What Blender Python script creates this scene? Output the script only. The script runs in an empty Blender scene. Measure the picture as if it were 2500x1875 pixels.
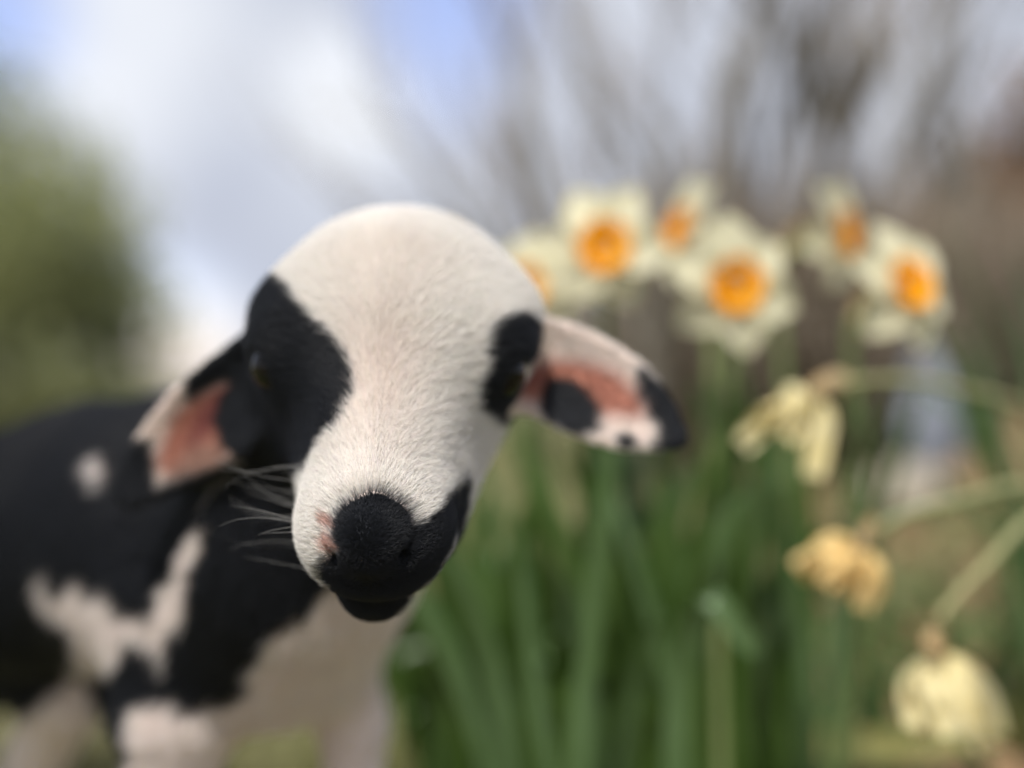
import bpy, bmesh, math, random
import numpy as np
from mathutils import Vector, Matrix

# ------------------------------------------------------------------ camera
scene = bpy.context.scene
H = 0.37                       # camera height above the ground
FPX = 2680.0                   # focal length in pixels of the 2500 px wide photograph
cam_d = bpy.data.cameras.new("camera")
cam = bpy.data.objects.new("camera", cam_d)
scene.collection.objects.link(cam)
cam.location = (0, 0, H)
cam.rotation_euler = (math.radians(90), 0, 0)
cam_d.sensor_width = 36.0
cam_d.lens = 36.0 * FPX / 2500.0
cam_d.clip_start = 0.02
cam_d.clip_end = 3000
cam_d.dof.use_dof = True
cam_d.dof.focus_distance = 0.360
cam_d.dof.aperture_fstop = 2.0
scene.camera = cam

# ------------------------------------------------------------------ sky and sun
SUN_AZ = math.radians(-166)      # measured from +Y (view direction) towards +X
SUN_EL = math.radians(58)
world = bpy.data.worlds.new("World")
scene.world = world
world.use_nodes = True
wn, wl = world.node_tree.nodes, world.node_tree.links
wn.clear()
w_out = wn.new("ShaderNodeOutputWorld")
w_bg = wn.new("ShaderNodeBackground"); w_bg.inputs[1].default_value = 0.14
w_sky = wn.new("ShaderNodeTexSky"); w_sky.sky_type = 'NISHITA'; w_sky.sun_disc = False
w_sky.sun_elevation = SUN_EL; w_sky.sun_rotation = SUN_AZ
w_sky.air_density = 1.0; w_sky.dust_density = 1.0; w_sky.ozone_density = 1.0
w_tc = wn.new("ShaderNodeTexCoord")


def wmath(op, a, b=None, c=None):
    n = wn.new("ShaderNodeMath"); n.operation = op
    for i, v in enumerate((a, b, c)):
        if v is None:
            continue
        if isinstance(v, (int, float)):
            n.inputs[i].default_value = v
        else:
            wl.new(v, n.inputs[i])
    return n.outputs[0]


def wblob(px, py, rad, soft):
    """soft round patch of sky around the direction of a pixel"""
    d = Vector(((px - 1250) / FPX, 1.0, -(py - 937.5) / FPX)).normalized()
    n = wn.new("ShaderNodeVectorMath"); n.operation = 'DISTANCE'
    wl.new(w_warp, n.inputs[0]); n.inputs[1].default_value = d
    m = wn.new("ShaderNodeMapRange"); m.interpolation_type = 'SMOOTHSTEP'
    wl.new(n.outputs["Value"], m.inputs[0])
    m.inputs[1].default_value = rad + soft; m.inputs[2].default_value = max(rad - soft, 0.0)
    m.inputs[3].default_value = 0.0; m.inputs[4].default_value = 1.0
    return m.outputs[0]


w_n0 = wn.new("ShaderNodeTexNoise"); w_n0.inputs["Scale"].default_value = 3.0; w_n0.inputs["Detail"].default_value = 4.0
wl.new(w_tc.outputs["Generated"], w_n0.inputs["Vector"])
w_ws = wn.new("ShaderNodeVectorMath"); w_ws.operation = 'MULTIPLY_ADD'
wl.new(w_n0.outputs["Color"], w_ws.inputs[0]); w_ws.inputs[1].default_value = (0.12, 0.12, 0.12)
w_ws2 = wn.new("ShaderNodeVectorMath"); w_ws2.operation = 'SUBTRACT'
wl.new(w_tc.outputs["Generated"], w_ws2.inputs[0]); w_ws2.inputs[1].default_value = (0.06, 0.06, 0.06)
wl.new(w_ws2.outputs[0], w_ws.inputs[2])
w_warp = w_ws.outputs[0]
# broken cloud over the whole dome
w_n1 = wn.new("ShaderNodeTexNoise"); w_n1.inputs["Scale"].default_value = 2.2; w_n1.inputs["Detail"].default_value = 7.0
w_n1.inputs["Roughness"].default_value = 0.55
wl.new(w_tc.outputs["Generated"], w_n1.inputs["Vector"])
w_cover = wn.new("ShaderNodeMapRange"); w_cover.interpolation_type = 'SMOOTHSTEP'
wl.new(w_n1.outputs["Fac"], w_cover.inputs[0])
w_cover.inputs[1].default_value = 0.36; w_cover.inputs[2].default_value = 0.54
cover = w_cover.outputs[0]
# the clouds in view and the blue gaps between them
for (px, py, r, s) in ((560, 240, 0.135, 0.03), (330, 480, 0.2, 0.05), (1700, 150, 0.22, 0.08), (900, 560, 0.20, 0.08), (1350, 420, 0.16, 0.08), (2300, 100, 0.25, 0.1)):
    cover = wmath('MAXIMUM', cover, wblob(px, py, r, s))
for (px, py, r, s, amt) in ((1030, 110, 0.045, 0.045, 0.66), (20, 40, 0.05, 0.05, 0.95), (450, 800, 0.06, 0.05, 0.95), (1130, -150, 0.08, 0.05, 0.9)):
    cover = wmath('MULTIPLY', cover, wmath('SUBTRACT', 1.0, wmath('MULTIPLY', wblob(px, py, r, s), amt)))
# light and grey parts of the clouds
w_n2 = wn.new("ShaderNodeTexNoise"); w_n2.inputs["Scale"].default_value = 4.5; w_n2.inputs["Detail"].default_value = 4.0
wl.new(w_tc.outputs["Generated"], w_n2.inputs["Vector"])
shade = wmath('MULTIPLY_ADD', w_n2.outputs["Fac"], 0.9, -0.08)
shade = wmath('ADD', shade, wmath('MULTIPLY', wblob(820, 215, 0.045, 0.04), 0.75))
shade = wmath('ADD', shade, wmath('MULTIPLY', wblob(330, 80, 0.09, 0.06), 0.50))
w_cr = wn.new("ShaderNodeMix"); w_cr.data_type = 'RGBA'; w_cr.clamp_factor = True
wl.new(shade, w_cr.inputs[0])
w_cr.inputs[6].default_value = (1.50, 1.64, 2.05, 1); w_cr.inputs[7].default_value = (3.1, 3.2, 3.4, 1)
w_mix = wn.new("ShaderNodeMix"); w_mix.data_type = 'RGBA'; w_mix.clamp_factor = True
w_tint = wn.new("ShaderNodeVectorMath"); w_tint.operation = 'MULTIPLY'; wl.new(w_sky.outputs[0], w_tint.inputs[0]); w_tint.inputs[1].default_value = (0.86, 0.72, 0.78)
wl.new(cover, w_mix.inputs[0]); wl.new(w_tint.outputs[0], w_mix.inputs[6]); wl.new(w_cr.outputs[2], w_mix.inputs[7])
wl.new(w_mix.outputs[2], w_bg.inputs[0]); wl.new(w_bg.outputs[0], w_out.inputs[0])

sun_d = bpy.data.lights.new("sun", 'SUN'); sun_d.energy = 2.5; sun_d.angle = math.radians(5.0)
sun_d.color = (1.0, 0.965, 0.91)
sun = bpy.data.objects.new("sun", sun_d); scene.collection.objects.link(sun)
sdir = Vector((math.sin(SUN_AZ) * math.cos(SUN_EL), math.cos(SUN_AZ) * math.cos(SUN_EL), math.sin(SUN_EL)))
sun.rotation_euler = sdir.to_track_quat('Z', 'Y').to_euler()
sun.location = sdir * 30

vs = scene.view_settings
vs.view_transform = 'Standard'; vs.look = 'None'; vs.gamma = 1.0; vs.use_curve_mapping = False
vs.exposure = 1.12
cy = scene.cycles
cy.use_denoising = True
cy.use_adaptive_sampling = True; cy.adaptive_threshold = 0.02
cy.max_bounces = 9; cy.diffuse_bounces = 6; cy.glossy_bounces = 3; cy.transmission_bounces = 4; cy.transparent_max_bounces = 8
scene.cycles_curves.shape = 'THICK'
scene.cycles_curves.subdivisions = 2

# ------------------------------------------------------------------ helpers
rng = np.random.default_rng(7)
random.seed(7)
COL = scene.collection


def P(px, py, Y):
    """point at depth Y on the ray through a photo pixel"""
    return np.array(((px - 1250) / FPX * Y, Y, H - (py - 937.5) / FPX * Y))


def tag(o, label=None, cat=None, group=None, kind=None):
    if label: o["label"] = label
    if cat: o["category"] = cat
    if group: o["group"] = group
    if kind: o["kind"] = kind
    return o


def link(name, data, mat=None, parent=None):
    o = bpy.data.objects.new(name, data)
    COL.objects.link(o)
    if mat is not None and data is not None:
        data.materials.append(mat)
    if parent is not None:
        o.parent = parent
    return o


def mesh(name, verts, faces, smooth=True):
    me = bpy.data.meshes.new(name)
    me.from_pydata([tuple(v) for v in verts], [], [tuple(f) for f in faces])
    if smooth:
        me.polygons.foreach_set("use_smooth", [True] * len(me.polygons))
    me.update()
    return me


def empty(name, loc=(0, 0, 0), rot=(0, 0, 0)):
    o = bpy.data.objects.new(name, None)
    COL.objects.link(o); o.location = loc; o.rotation_euler = rot
    o.empty_display_size = 0.05
    return o


def mat_basic(name, col, rough=0.6, col2=None, scale=20.0, spec=0.3, transl=0.0, bump=0.0, detail=4.0, lo=0.35, hi=0.65):
    m = bpy.data.materials.new(name); m.use_nodes = True
    nt = m.node_tree; n, l = nt.nodes, nt.links
    b = n["Principled BSDF"]
    b.inputs["Base Color"].default_value = (*col, 1); b.inputs["Roughness"].default_value = rough
    b.inputs["Specular IOR Level"].default_value = spec
    csock = None
    tc = n.new("ShaderNodeTexCoord")
    if col2 is not None:
        no = n.new("ShaderNodeTexNoise"); no.inputs["Scale"].default_value = scale; no.inputs["Detail"].default_value = detail
        l.new(tc.outputs["Object"], no.inputs["Vector"])
        mr = n.new("ShaderNodeMapRange"); l.new(no.outputs["Fac"], mr.inputs[0])
        mr.inputs[1].default_value = lo; mr.inputs[2].default_value = hi
        mx = n.new("ShaderNodeMix"); mx.data_type = 'RGBA'; l.new(mr.outputs[0], mx.inputs[0])
        mx.inputs[6].default_value = (*col, 1); mx.inputs[7].default_value = (*col2, 1)
        csock = mx.outputs[2]; l.new(csock, b.inputs["Base Color"])
        if bump:
            bp = n.new("ShaderNodeBump"); bp.inputs["Strength"].default_value = bump; bp.inputs["Distance"].default_value = 0.01
            l.new(no.outputs["Fac"], bp.inputs["Height"]); l.new(bp.outputs[0], b.inputs["Normal"])
    if transl > 0:
        t = n.new("ShaderNodeBsdfTranslucent")
        if csock: l.new(csock, t.inputs[0])
        else: t.inputs[0].default_value = (*col, 1)
        ms = n.new("ShaderNodeMixShader"); ms.inputs[0].default_value = transl
        l.new(b.outputs[0], ms.inputs[1]); l.new(t.outputs[0], ms.inputs[2])
        l.new(ms.outputs[0], n["Material Output"].inputs[0])
    return m


# ------------------------------------------------------------------ signed distance modelling
class Grid:
    def __init__(s, xs, ys, zs):
        s.ax = [np.asarray(a, np.float32) for a in (xs, ys, zs)]
        s.F = np.full([len(a) for a in s.ax], 1.0, np.float32)

    def window(s, lo, hi):
        sl = []
        for a, l, h in zip(s.ax, lo, hi):
            i0 = max(int(np.searchsorted(a, l)) - 1, 0); i1 = min(int(np.searchsorted(a, h)) + 1, len(a))
            sl.append(slice(i0, max(i1, i0 + 1)))
        X, Y, Z = np.meshgrid(*[a[k] for a, k in zip(s.ax, sl)], indexing='ij', sparse=True)
        return tuple(sl), X, Y, Z

    def add(s, prim, k):
        fn, lo, hi = prim
        m = k + 0.012
        sl, X, Y, Z = s.window(lo - m, hi + m)
        s.F[sl] = smin(s.F[sl], fn(X, Y, Z).astype(np.float32), k)

    def sub(s, prim, k):
        fn, lo, hi = prim
        m = k + 0.012
        sl, X, Y, Z = s.window(lo - m, hi + m)
        s.F[sl] = -smin(-s.F[sl], fn(X, Y, Z).astype(np.float32), k)


def smin(a, b, k):
    if k <= 0:
        return np.minimum(a, b)
    h = np.maximum(k - np.abs(a - b), 0) / k
    return np.minimum(a, b) - h * h * (k * 0.25)


def cone(a, b, ra, rb):
    """tapered capsule"""
    a = np.asarray(a, float); b = np.asarray(b, float)
    d = b - a; L2 = float(d @ d) + 1e-12

    def fn(X, Y, Z):
        px, py, pz = X - a[0], Y - a[1], Z - a[2]
        t = np.clip((px * d[0] + py * d[1] + pz * d[2]) / L2, 0, 1)
        return np.sqrt((px - t * d[0]) ** 2 + (py - t * d[1]) ** 2 + (pz - t * d[2]) ** 2) - (ra + (rb - ra) * t)
    r = max(ra, rb)
    return fn, np.minimum(a, b) - r, np.maximum(a, b) + r


def ellipsoid(c, axes, radii):
    c = np.asarray(c, float); A = np.asarray(axes, float); R = np.asarray(radii, float)

    def fn(X, Y, Z):
        px, py, pz = X - c[0], Y - c[1], Z - c[2]
        q = [(px * A[i, 0] + py * A[i, 1] + pz * A[i, 2]) for i in range(3)]
        k0 = np.sqrt(sum((q[i] / R[i]) ** 2 for i in range(3)))
        k1 = np.sqrt(sum((q[i] / R[i] ** 2) ** 2 for i in range(3))) + 1e-9
        return k0 * (k0 - 1.0) / k1
    e = np.sqrt(((A * R[:, None]) ** 2).sum(0))
    return fn, c - e, c + e


def poly_sd(S, T, poly):
    """signed distance to a 2D polygon, negative inside"""
    d = np.full(np.broadcast(S, T).shape, 1e9, np.float32); inside = np.zeros(d.shape, bool)
    n = len(poly)
    for i in range(n):
        ax_, ay_ = poly[i]; bx_, by_ = poly[(i + 1) % n]
        ex, ey = bx_ - ax_, by_ - ay_
        wx, wy = S - ax_, T - ay_
        t = np.clip((wx * ex + wy * ey) / (ex * ex + ey * ey + 1e-12), 0, 1)
        d = np.minimum(d, (wx - ex * t) ** 2 + (wy - ey * t) ** 2)
        c1 = (ay_ <= T) & (by_ > T); c2 = (by_ <= T) & (ay_ > T)
        cr = ex * wy - ey * wx
        inside ^= (c1 & (cr > 0)) | (c2 & (cr < 0))
    d = np.sqrt(d)
    return np.where(inside, -d, d)


def chaikin(pts, n=2, closed=True):
    pts = np.asarray(pts, float)
    for _ in range(n):
        q = np.roll(pts, -1, 0)
        pts = np.stack([0.75 * pts + 0.25 * q, 0.25 * pts + 0.75 * q], 1).reshape(-1, pts.shape[1])
    return pts


def surface_nets(g):
    F = g.F; neg = F < 0
    nx, ny, nz = F.shape
    c = np.zeros((nx - 1, ny - 1, nz - 1), np.uint8)
    for i in (0, 1):
        for j in (0, 1):
            for k in (0, 1):
                c += neg[i:nx - 1 + i, j:ny - 1 + j, k:nz - 1 + k]
    act = (c > 0) & (c < 8)
    idx = np.full(act.shape, -1, np.int32)
    I = np.argwhere(act); idx[act] = np.arange(len(I), dtype=np.int32)
    acc = np.zeros((len(I), 3)); cnt = np.zeros(len(I))
    corners = [(i, j, k) for i in (0, 1) for j in (0, 1) for k in (0, 1)]
    for a in corners:
        for ax in range(3):
            if a[ax]: continue
            b = list(a); b[ax] = 1
            fa = F[I[:, 0] + a[0], I[:, 1] + a[1], I[:, 2] + a[2]]
            fb = F[I[:, 0] + b[0], I[:, 1] + b[1], I[:, 2] + b[2]]
            m = (fa < 0) != (fb < 0)
            t = np.where(m, fa / np.where(m, fa - fb, 1), 0)
            p = np.tile(np.array(a, float), (len(I), 1)); p[:, ax] = t
            acc[m] += p[m]; cnt[m] += 1
    fr = acc / cnt[:, None]
    V = np.empty((len(I), 3))
    for ax in range(3):
        A = g.ax[ax].astype(float)
        V[:, ax] = A[I[:, ax]] + fr[:, ax] * (A[I[:, ax] + 1] - A[I[:, ax]])
    quads = []
    for ax in range(3):
        o1, o2 = (ax + 1) % 3, (ax + 2) % 3
        s0 = [slice(None)] * 3; s1 = [slice(None)] * 3
        s0[ax] = slice(0, -1); s1[ax] = slice(1, None)
        for o in (o1, o2):
            s0[o] = slice(1, -1); s1[o] = slice(1, -1)
        A, B = neg[tuple(s0)], neg[tuple(s1)]
        E = np.argwhere(A != B)
        flip = A[E[:, 0], E[:, 1], E[:, 2]]
        E = E.copy(); E[:, o1] += 1; E[:, o2] += 1
        q = []
        for d1, d2 in ((-1, -1), (0, -1), (0, 0), (-1, 0)):
            K = E.copy(); K[:, o1] += d1; K[:, o2] += d2
            q.append(idx[K[:, 0], K[:, 1], K[:, 2]])
        q = np.stack(q, 1)
        q[~flip] = q[~flip][:, ::-1]
        quads.append(q)
    return V, np.concatenate(quads)

# ------------------------------------------------------------------ the lamb
# head frame: origin between the eyes, f towards the nose, u towards the crown, r towards the picture's right
HE = P(957, 872, 0.432)
hf = np.array((0.00, -0.80, -0.60)); hf /= np.linalg.norm(hf)
hr = np.array((math.cos(math.radians(2)), 0.0, math.sin(math.radians(2)))); hr -= hf * (hr @ hf); hr /= np.linalg.norm(hr)
hu = np.cross(hr, hf)
if hu[2] < 0: hu = -hu
HA = np.stack([hr, hf, hu])


def hp(r, f, u):
    return HE + hr * r + hf * f + hu * u


head_prims = [
    (ellipsoid(hp(0, -0.020, 0.002), HA, (0.0490, 0.047, 0.0385)), 0.012),            # cranium
    (ellipsoid(hp(0, -0.004, 0.010), HA, (0.036, 0.034, 0.026)), 0.02),               # forehead
    (cone(hp(-0.036, 0.000, 0.003), hp(-0.042, -0.020, 0.004), 0.0165, 0.013), 0.018), # brows
    (cone(hp(0.036, 0.000, 0.003), hp(0.042, -0.020, 0.004), 0.0165, 0.013), 0.018),
    (cone(hp(0, 0.000, -0.016), hp(-0.001, 0.070, -0.021), 0.0345, 0.0215), 0.02),          # face
    (cone(hp(0, 0.005, 0.004), hp(0, 0.078, -0.004), 0.022, 0.0125), 0.02),           # bridge of the nose
    (cone(hp(-0.027, -0.030, -0.036), hp(-0.011, 0.052, -0.037), 0.022, 0.014), 0.025),  # jaws
    (cone(hp(0.023, -0.030, -0.036), hp(0.007, 0.052, -0.039), 0.021, 0.0135), 0.025),
    (ellipsoid(hp(-0.0095, 0.077, -0.018), HA, (0.0160, 0.020, 0.0170)), 0.012),       # muzzle sides
    (ellipsoid(hp(0.0085, 0.077, -0.018), HA, (0.0160, 0.020, 0.0165)), 0.012),
    (ellipsoid(hp(-0.0095, 0.089, -0.0095), HA, (0.0050, 0.009, 0.0060)), 0.004),       # nostril wings
    (ellipsoid(hp(0.0095, 0.089, -0.0095), HA, (0.0050, 0.009, 0.0060)), 0.004),
    (ellipsoid(hp(0, 0.0870, -0.0255), HA, (0.0160, 0.012, 0.0095)), 0.006),            # upper lip
    (cone(hp(-0.0015, 0.045, -0.041), hp(-0.0030, 0.0800, -0.0420), 0.016, 0.0128), 0.006),           # chin
    (ellipsoid(hp(-0.0005, 0.0905, -0.0090), HA, (0.0130, 0.0125, 0.0140)), 0.0025),            # nose
]
neck_prims = [
    (cone(hp(0, -0.040, -0.012), P(735, 1330, 0.540), 0.040, 0.051), 0.03),
    (cone(P(735, 1330, 0.540), P(650, 1480, 0.58), 0.051, 0.052), 0.03),
]
body_prims = [
    (cone(P(645, 1480, 0.580), P(500, 1330, 0.63), 0.054, 0.072), 0.04),
    (cone(P(520, 1330, 0.62), P(160, 1335, 0.70), 0.074, 0.070), 0.04),
    (cone(P(160, 1335, 0.70), P(-220, 1400, 0.80), 0.070, 0.072), 0.04),
    (cone(P(560, 1230, 0.63), P(280, 1180, 0.69), 0.045, 0.042), 0.04),
    # front legs
    (cone(P(500, 1520, 0.57), P(430, 1730, 0.555), 0.046, 0.026), 0.02),
    (cone(P(430, 1730, 0.555), P(395, 2150, 0.56), 0.026, 0.018), 0.015),
    (cone(P(395, 2150, 0.56), P(400, 2600, 0.58), 0.017, 0.0125), 0.012),
    (cone(P(400, 2600, 0.58), (*P(400, 2600, 0.565)[:2], 0.015), 0.014, 0.016), 0.010),
    (cone(P(765, 1540, 0.60), P(862, 1760, 0.615), 0.031, 0.0155), 0.02),
    (cone(P(862, 1760, 0.615), P(868, 2100, 0.615), 0.0155, 0.0155), 0.015),
    (cone(P(872, 2100, 0.615), P(872, 2480, 0.62), 0.016, 0.0125), 0.012),
    (cone(P(872, 2480, 0.62), (*P(872, 2480, 0.605)[:2], 0.015), 0.014, 0.016), 0.010),
    # hind legs
    (cone(P(-120, 1420, 0.80), P(110, 1600, 0.755), 0.070, 0.036), 0.03),
    (cone(P(110, 1600, 0.755), P(165, 1690, 0.75), 0.034, 0.026), 0.02),
    (cone(P(165, 1690, 0.75), P(40, 1960, 0.80), 0.026, 0.017), 0.015),
    (cone(P(40, 1960, 0.80), P(70, 2170, 0.80), 0.016, 0.0125), 0.012),
    (cone(P(70, 2170, 0.80), (*P(70, 2170, 0.785)[:2], 0.015), 0.014, 0.016), 0.010),
    (cone(P(-160, 1450, 0.84), P(-60, 1640, 0.86), 0.062, 0.034), 0.03),
    (cone(P(-60, 1640, 0.86), P(-160, 1900, 0.90), 0.030, 0.017), 0.015),
    (cone(P(-160, 1900, 0.90), P(-140, 2040, 0.90), 0.016, 0.0125), 0.012),
    (cone(P(-140, 2040, 0.90), (*P(-140, 2040, 0.885)[:2], 0.015), 0.014, 0.016), 0.010),
]


def ear_prim(outline, base, normal, axis, cup, thick):
    """leaf-shaped ear cut out of a curved sheet; the outline is given in photo pixels on the ear's plane"""
    base = np.asarray(base, float); n = np.asarray(normal, float); n /= np.linalg.norm(n)
    a = np.asarray(axis, float); a -= n * (a @ n); a /= np.linalg.norm(a); b = np.cross(n, a)
    O = np.array((0, 0, H)); pl = []
    for px, py in outline:
        d = np.array(((px - 1250) / FPX, 1.0, -(py - 937.5) / FPX)); t = ((base - O) @ n) / (d @ n)
        q = O + d * t - base; pl.append((q @ a, q @ b))
    pl = chaikin(pl, 2)
    tc = 0.5 * (pl[:, 1].min() + pl[:, 1].max()); Ls = pl[:, 0].max()

    def fn(X, Y, Z):
        x, y, z = X - base[0], Y - base[1], Z - base[2]
        S = x * a[0] + y * a[1] + z * a[2]; T = x * b[0] + y * b[1] + z * b[2]; W = x * n[0] + y * n[1] + z * n[2]
        k = np.clip(1.15 - S / Ls, 0.15, 1.2)
        Wc = W - cup * k * ((T - tc) ** 2) * 40 + cup * 0.010 * k
        d2 = poly_sd(S, T, pl) + thick
        q = np.sqrt(np.maximum(d2, 0) ** 2 + Wc ** 2) - thick
        return np.where(d2 > 0, q, np.abs(Wc) - thick) * 0.9
    pts = np.array([base + a * s + b * t for s, t in pl])
    return (fn, pts.min(0) - 0.02, pts.max(0) + 0.02), (base, a, b, n)


ear_right_outline = [(1235, 800), (1300, 778), (1400, 796), (1500, 846), (1575, 892), (1635, 965), (1675, 1050), (1672, 1092), (1600, 1100), (1500, 1098), (1400, 1068), (1300, 1022), (1215, 985)]
ear_left_outline = [(660, 800), (600, 822), (520, 876), (430, 952), (345, 1052), (288, 1140), (272, 1205), (300, 1252), (365, 1228), (450, 1182), (560, 1118), (640, 1060), (680, 960)]
ear_r, fr_r = ear_prim(ear_right_outline, P(1262, 890, 0.462), (0.10, -0.93, 0.22), (1, 0, -0.45), 0.50, 0.0027)
ear_l, fr_l = ear_prim(ear_left_outline, P(630, 930, 0.470), (-0.30, -0.93, -0.05), (-1, 0, -0.75), 0.75, 0.0027)
ear_prims = [(ear_r, 0.012), (ear_l, 0.012)]

EYE_R = 0.0098
eyes = [hp(-0.0430, 0.0105, 0.0040), hp(0.0428, 0.0095, -0.0020)]


def spaced(lo, f0, f1, hi, fine, coarse):
    a = np.arange(f0, lo, -coarse)[::-1][:-1]; b = np.arange(f0, f1, fine); c = np.arange(f1, hi, coarse)
    return np.concatenate([a, b, c])


G = Grid(spaced(-0.50, -0.118, 0.020, 0.10, 0.0011, 0.0040),
         spaced(0.28, 0.325, 0.500, 1.02, 0.0011, 0.0045),
         spaced(-0.02, 0.285, 0.465, 0.52, 0.0011, 0.0040))
for pr, k in head_prims: G.add(pr, k)
for pr, k in ear_prims: G.add(pr, k)
for pr, k in neck_prims + body_prims: G.add(pr, k)
# eye sockets, nostrils, mouth, groove under the nose
for s, eu in ((-1, 0.0030), (1, -0.0020)):
    G.sub(cone(hp(s * 0.062, 0.036, eu + 0.002), hp(s * 0.0475, 0.0165, eu + 0.001), 0.0085, 0.0074), 0.004)
    G.sub(cone(hp(s * 0.0125, 0.1000, -0.0090), hp(s * 0.0085, 0.094, -0.0125), 0.0022, 0.0020), 0.003)
    G.sub(cone(hp(s * 0.0150, 0.0930, -0.0065), hp(s * 0.0125, 0.1000, -0.0090), 0.0012, 0.0022), 0.003)
    G.sub(cone(hp(0, 0.0985, -0.0345), hp(s * 0.013, 0.0875, -0.0345), 0.0018, 0.0016), 0.0025)
    G.sub(cone(hp(s * 0.013, 0.0875, -0.0345), hp(s * 0.0215, 0.062, -0.0320), 0.0016, 0.0010), 0.0025)
G.sub(cone(hp(0, 0.1025, -0.016), hp(0, 0.1005, -0.031), 0.0009, 0.0012), 0.0025)
# flat under the hooves
LV, LQ = surface_nets(G)
del G
LV[:, 2] = np.maximum(LV[:, 2], 0.001)


def vert_normals(V, Q):
    n = np.cross(V[Q[:, 2]] - V[Q[:, 0]], V[Q[:, 3]] - V[Q[:, 1]])
    N = np.zeros_like(V)
    for i in range(4): np.add.at(N, Q[:, i], n)
    return N / (np.linalg.norm(N, axis=1, keepdims=True) + 1e-12)


def relax(V, Q, n, lam=0.5):
    e = np.concatenate([Q[:, [0, 1]], Q[:, [1, 2]], Q[:, [2, 3]], Q[:, [3, 0]]])
    e = np.concatenate([e, e[:, ::-1]])
    for _ in range(n):
        S = np.zeros_like(V); c = np.zeros(len(V))
        for ax in range(3): S[:, ax] = np.bincount(e[:, 0], V[e[:, 1], ax], len(V))
        c = np.bincount(e[:, 0], minlength=len(V))
        V = V + lam * (S / np.maximum(c, 1)[:, None] - V)
    return V


LV = relax(LV, LQ, 2)
LN = vert_normals(LV, LQ)


def dist_group(prims, V):
    X, Y, Z = V[:, 0], V[:, 1], V[:, 2]
    return np.min([p[0][0](X, Y, Z) for p in prims], axis=0)


d_head = dist_group(head_prims, LV); d_body = dist_group(neck_prims + body_prims, LV)
d_er = ear_r[0](LV[:, 0], LV[:, 1], LV[:, 2]); d_el = ear_l[0](LV[:, 0], LV[:, 1], LV[:, 2])
grp = np.argmin(np.stack([d_head, d_body, d_er - 0.0015, d_el - 0.0015]), axis=0)   # 0 head 1 body 2 right ear 3 left ear
loc = (LV - HE) @ HA.T                                              # head coordinates r, f, u
pxv = 1250 + LV[:, 0] / LV[:, 1] * FPX
pyv = 937.5 - (LV[:, 2] - H) / LV[:, 1] * FPX


def wob(V, amp, seed, sc):
    """cheap smooth noise"""
    r = np.random.default_rng(seed); o = np.zeros(len(V))
    for i in range(6):
        d = r.normal(size=3) * sc * (1 + 0.7 * i); o += np.sin(V @ d + r.uniform(0, 6.28)) / (1 + 0.5 * i)
    return amp * o / 2.2


def patch(poly, soft=4.0, n=2, grow=0.0, amp=4.0, sc=160):
    """coat colour patch: traced outline carried onto the skin"""
    w1 = wob(LV, amp, 3, sc); w2 = wob(LV, amp, 4, sc)
    d = poly_sd(pxv + w1, pyv + w2, chaikin(poly, n))
    return np.clip(0.5 - (d - grow) / (2 * soft), 0, 1)


WHITE = np.array((0.88, 0.85, 0.80)); BLACK = np.array((0.0185, 0.0205, 0.0255)); PINK = np.array((0.52, 0.235, 0.165))
SKIN = np.array((0.76, 0.60, 0.52)); DEEP = np.array((0.27, 0.085, 0.08))
coat = np.tile(WHITE, (len(LV), 1))


def paint(w, col):
    global coat
    coat = coat * (1 - w[:, None]) + col * w[:, None]


isH, isB, isR, isL = [(grp == i).astype(float) for i in range(4)]
pinkish = np.exp(-(loc[:, 0] / 0.013) ** 2) * np.exp(-((loc[:, 1] - 0.046) / 0.032) ** 2)
paint(pinkish * isH * 0.5, np.array((0.82, 0.69, 0.60)))
tan = np.exp(-(loc[:, 0] / 0.022) ** 2) * np.exp(-((loc[:, 1] + 0.004) / 0.022) ** 2)
paint(tan * isH * 0.28, np.array((0.66, 0.54, 0.42)))
# head
face_black = [(682, 686), (712, 715), (745, 765), (790, 812), (828, 850), (852, 905), (864, 950), (850, 1005), (822, 1052), (785, 1095), (745, 1140), (715, 1190), (700, 1300), (760, 1440), (760, 1560), (400, 1560), (400, 760), (600, 690), (640, 690)]
paint(patch(face_black, 4, 2, 16) * isH * np.where(loc[:, 1] > 0.060, (pxv < 700) * 1.0, 1.0) * (loc[:, 0] < 0.02), BLACK)
eye_black = [(1205, 795), (1258, 774), (1290, 790), (1330, 815), (1330, 880), (1262, 885), (1246, 930), (1238, 990), (1226, 1040), (1200, 1036), (1165, 1008), (1148, 985), (1158, 945), (1172, 890), (1165, 845), (1178, 815)]
paint(patch(eye_black, 4, 2, 12) * isH * (loc[:, 0] > 0), BLACK)
nose_black = [(812, 1295), (826, 1255), (850, 1228), (890, 1209), (925, 1205), (965, 1220), (994, 1245), (1005, 1278), (1030, 1272), (1062, 1238), (1070, 1212), (1102, 1192), (1120, 1172), (1124, 1220), (1116, 1290), (1092, 1345), (1058, 1398), (1020, 1430), (990, 1450), (986, 1476), (950, 1512), (900, 1530), (850, 1520), (822, 1474), (815, 1436), (786, 1405), (792, 1368), (816, 1350), (838, 1340), (820, 1322)]
front = (loc[:, 1] > 0.030).astype(float)
for spot in ([(792, 1258), (816, 1270), (822, 1300), (800, 1300)], [(796, 1312), (812, 1310), (846, 1338), (818, 1352), (800, 1345)], [(985, 1448), (1046, 1420), (1052, 1440), (1000, 1470)], [(792, 1432), (812, 1440), (824, 1472), (806, 1465)]):
    paint(patch(spot, 7.0, 1) * isH * front * 0.75, PINK)
paint(patch(nose_black, 3.0, 1) * isH * front, BLACK)
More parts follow.
